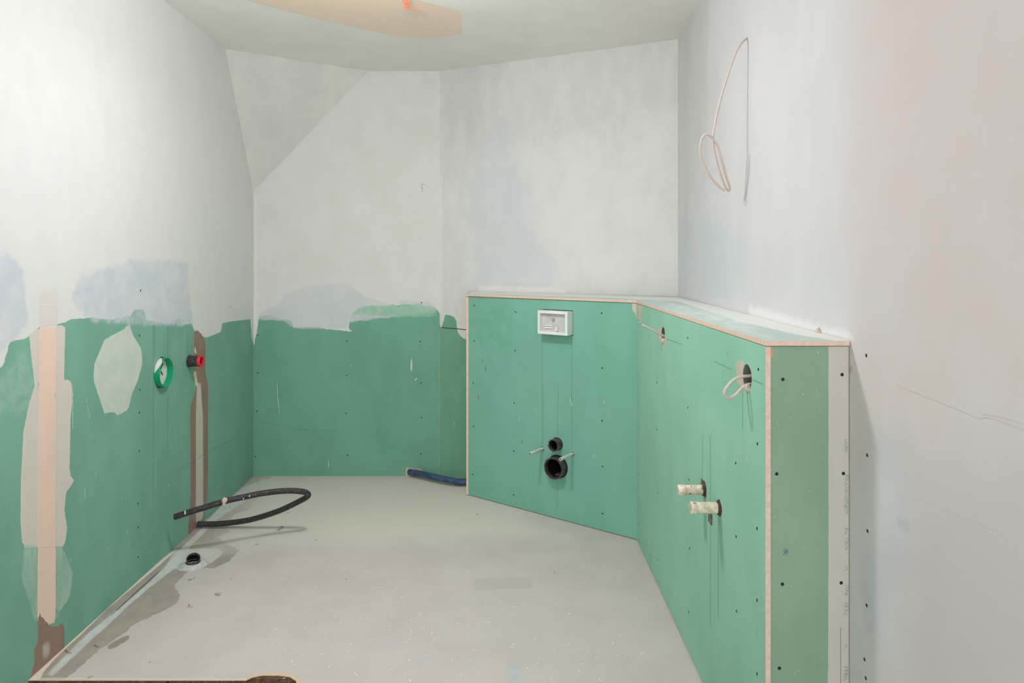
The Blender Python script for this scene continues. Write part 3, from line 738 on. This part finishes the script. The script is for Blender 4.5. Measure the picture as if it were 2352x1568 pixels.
def smear_b(bm):
    prev = None
    for i, a in enumerate(smear):
        t = math.sin(math.pi*i/12)
        ring = [P_left.w(gb[0]+(R+.0012)*math.cos(a)*(1), gb[1]+(R+.0012)*math.sin(a), n) for n in (.0, .003+.02*t)]
        vs = [bm.verts.new(v) for v in ring]
        if prev: bm.faces.new((prev[0], prev[1], vs[1], vs[0]))
        prev = vs
solid('plaster_smear', smear_b, plain('smear', (216, 212, 214), (206, 200, 196), .8), root, smooth=True)
b = P_left.w(*pb, 0); root = empty('waste_pipe', b, 'short black waste pipe with a red sealing ring on the left wall', 'pipe')
lathe('pipe_wall', b, NL, [(.0295, -.05), (.0295, .006), (.0265, .008), (.0265, .05), (.024, .05), (.024, -.05)], plain('dusty_black', (46, 44, 44), (86, 84, 80), .55, 160, lo=.45, hi=.7), root)
lathe('red_seal', b, NL, [(.0285, .050), (.0285, .060), (.0275, .0625), (.0195, .0625), (.0195, .052), (.024, .049)], M_red_seal, root)
lathe('bore', b, NL, [(.0235, .055), (.022, .01), (.0001, .0)], plain('bore_dark_red', (90, 30, 32), (60, 24, 26), .6), root)

# ------------------------------------------------------------------ floor fittings
b = P_floor.w(*dr, 0); root = empty('floor_drain_pipe', b, 'short black drain pipe standing open in the floor by the left wall', 'pipe')
AXD = Vector((.22, -.47, .86)).normalized()
lathe('pipe_wall', b+Vector((0, 0, .022)), AXD, [(.029, -.12), (.029, .011), (.028, .0125), (.026, .0125), (.0255, .010), (.0255, -.12)], M_blackpipe, root)
lathe('bore', b+Vector((0, 0, .022)), AXD, [(.0253, .0), (.0253, -.10), (.0001, -.10)], M_bore, root)
lathe('membrane_collar', b, (0, 0, 1), [(.062, .0004), (.052, .004), (.042, .008), (.035, .012), (.030, .012)], plain('collar_grey', (196, 200, 196), (180, 182, 176), .6, 60, bump=.001), root, wob=.06)

hp_ = [(455, 1203, 3.40), (490, 1203, 3.40), (530, 1200, 3.40), (580, 1192, 3.385), (640, 1173, 3.36), (685, 1152, 3.335), (707, 1139, 3.30), (703, 1131, 3.27), (680, 1127, 3.245), (645, 1127.5, 3.22),
       (600, 1133, 3.18), (560, 1141, 3.15), (520, 1150, 3.12), (460, 1168, 3.09), (425, 1179, 3.075), (401, 1187, 3.07)]
root = empty('black_hose', at(455, 1203, 3.40), 'loose black hose curling out of the floor beside the left wall', 'hose')
tube('hose_tube', [at(*p) for p in hp_], .0135, M_hose, root, n=18, hollow=True)
def lump(name, c, s, mat, parent=None, n=10, seed=0):
    rr = random.Random(seed); bm = bmesh.new(); bmesh.ops.create_icosphere(bm, subdivisions=2 if parent else 1, radius=1)
    for v in bm.verts:
        k = 1+rr.uniform(-.22, .22)*(1 if parent else 2); v.co = Vector((v.co.x*s[0]*k, v.co.y*s[1]*k, v.co.z*s[2]*k))+c
    for f in bm.faces: f.smooth = parent is not None
    me = bpy.data.meshes.new(name); bm.to_mesh(me); bm.free()
    o = link(name, me, mat); return place(o, parent) if parent else o
lump('plaster_blob', at(516, 1149, 3.105), (.012, .010, .015), M_plaster, root, seed=3)
lump('plaster_blob', at(514, 1157, 3.10), (.006, .006, .014), M_plaster, root, seed=4)
lump('plaster_blob', at(425, 1177, 3.063), (.004, .004, .010), M_fleck, root, seed=5)
lump('plaster_blob', at(706, 1139, 3.287), (.006, .004, .004), M_fleck, root, seed=6)
lump('plaster_blob', at(573, 1139, 3.142), (.003, .003, .005), M_fleck, root, seed=8)
lump('plaster_blob', at(559, 1145, 3.135), (.003, .003, .004), M_fleck, root, seed=9)

bh = [(940, 1083.5, 4.215), (960, 1086.5, 4.17), (985, 1092, 4.12), (1015, 1099, 4.065), (1040, 1104, 4.035), (1060, 1106.5, 4.03), (1078, 1104.5, 4.04), (1100, 1100, 4.06)]
tag(tube('blue_hose', [at(*p) for p in bh], .0185, M_blue, n=20, k=10), 'dusty blue pipe lying along the back wall into the half wall', 'pipe')

# crumbs and chips, one mesh each of a few kinds
kinds = []
for i in range(4):
    o = lump('plaster_crumb', Vector((0, 0, 0)), (.009, .005, .0022), M_crumb, seed=20+i)
    kinds.append(o)
spots = [(645, 1214, 2.2), (640, 1217, 1.4), (500, 1366, 1.5), (505, 1362, .8), (434, 1392, 1.1), (440, 1395, .8), (590, 1250, .8), (1096, 1181, 1.0), (795, 1330, .6), (207, 1555, .9), (222, 1483, 1.3), (530, 1330, .7),
         (436, 1332, 1.0), (446, 1328, .8), (1274, 1315, .7), (660, 1178, 1.1), (725, 1240, .6), (345, 1520, .6), (155, 1495, 1.3), (160, 1500, .9)]
for i, (px, py, s) in enumerate(spots):
    o = kinds[i] if i < 4 else kinds[i % 4].copy()
    if i >= 4: C.objects.link(o)
    p = onfloor(px, py); o.location = (p.x, p.y, .0018*s); o.scale = (s, s, s); o.rotation_euler = (0, 0, random.uniform(0, 6))
    tag(o, 'small grey plaster crumb lying loose on the pale floor', 'debris', 'plaster crumbs on the floor')

# ------------------------------------------------------------------ hanging cable and ceiling wires
dc = 2.427
cp = [(1718, 86, .0), (1712, 90, -.01), (1700, 103, -.02), (1688, 126, -.02), (1672, 172, -.02), (1655, 228, -.02), (1643, 280, -.02), (1638, 318, -.02), (1641, 350, -.01), (1650, 385, 0), (1660, 415, .01), (1668, 433, .02), (1674, 438, .025),
      (1676, 430, .01), (1668, 405, -.01), (1658, 370, -.03), (1648, 335, -.04), (1634, 314, -.045), (1620, 309, -.045), (1611, 322, -.04), (1608, 348, -.03), (1615, 375, -.02), (1632, 406, -.01), (1652, 429, 0), (1664, 437, 0)]
tag(tube('hanging_cable', [at(x, y, dc+k) for x, y, k in cp], .0042, M_cable, n=12), 'beige cable hanging in a twisted loop high on the right wall', 'cable')
lump('cable_outlet', at(1717, 83, dc+.004), (.004, .006, .008), plain('outlet_rust', (150, 100, 80), (110, 80, 66), .8), wg, seed=11)
lump('plaster_nib', at(1880, 762, 1.80), (.006, .01, .012), M_plaster, wg, seed=12)
lump('plaster_nib', at(1957, 850, 1.62), (.004, .006, .010), plain('nib_green', (130, 150, 120), (190, 190, 176), .9), wg, seed=13)

dw = 3.0
root = empty('ceiling_wires', at(937, -14, dw), 'bundle of thin orange wires hanging from the ceiling', 'wires')
for k, (x0, x1, x2) in enumerate(((922, 926, 930), (926, 929, 934), (930, 932, 937), (934, 937, 939), (939, 935, 940), (941, 940, 938))):
    tube('wire', [at(x0, -19, dw+.003*k), at(x1, 4, dw+.004*(k % 3)), at(x2, 15, dw+.002*k), at(x2-1+k % 2, 21-(k % 3), dw)], .0018, M_orange, root, n=8)
tube('wire', [at(926, 15, dw-.006), at(931, 18, dw-.008), at(940, 19.5, dw-.008), at(955, 21, dw), at(969, 23.5, dw)], .0018, M_orange, root, n=8)
tube('wire', [at(928, 13, dw-.006), at(934, 15.5, dw-.01), at(940, 14, dw-.004), at(939, 20, dw-.002)], .0018, M_orange, root, n=8)
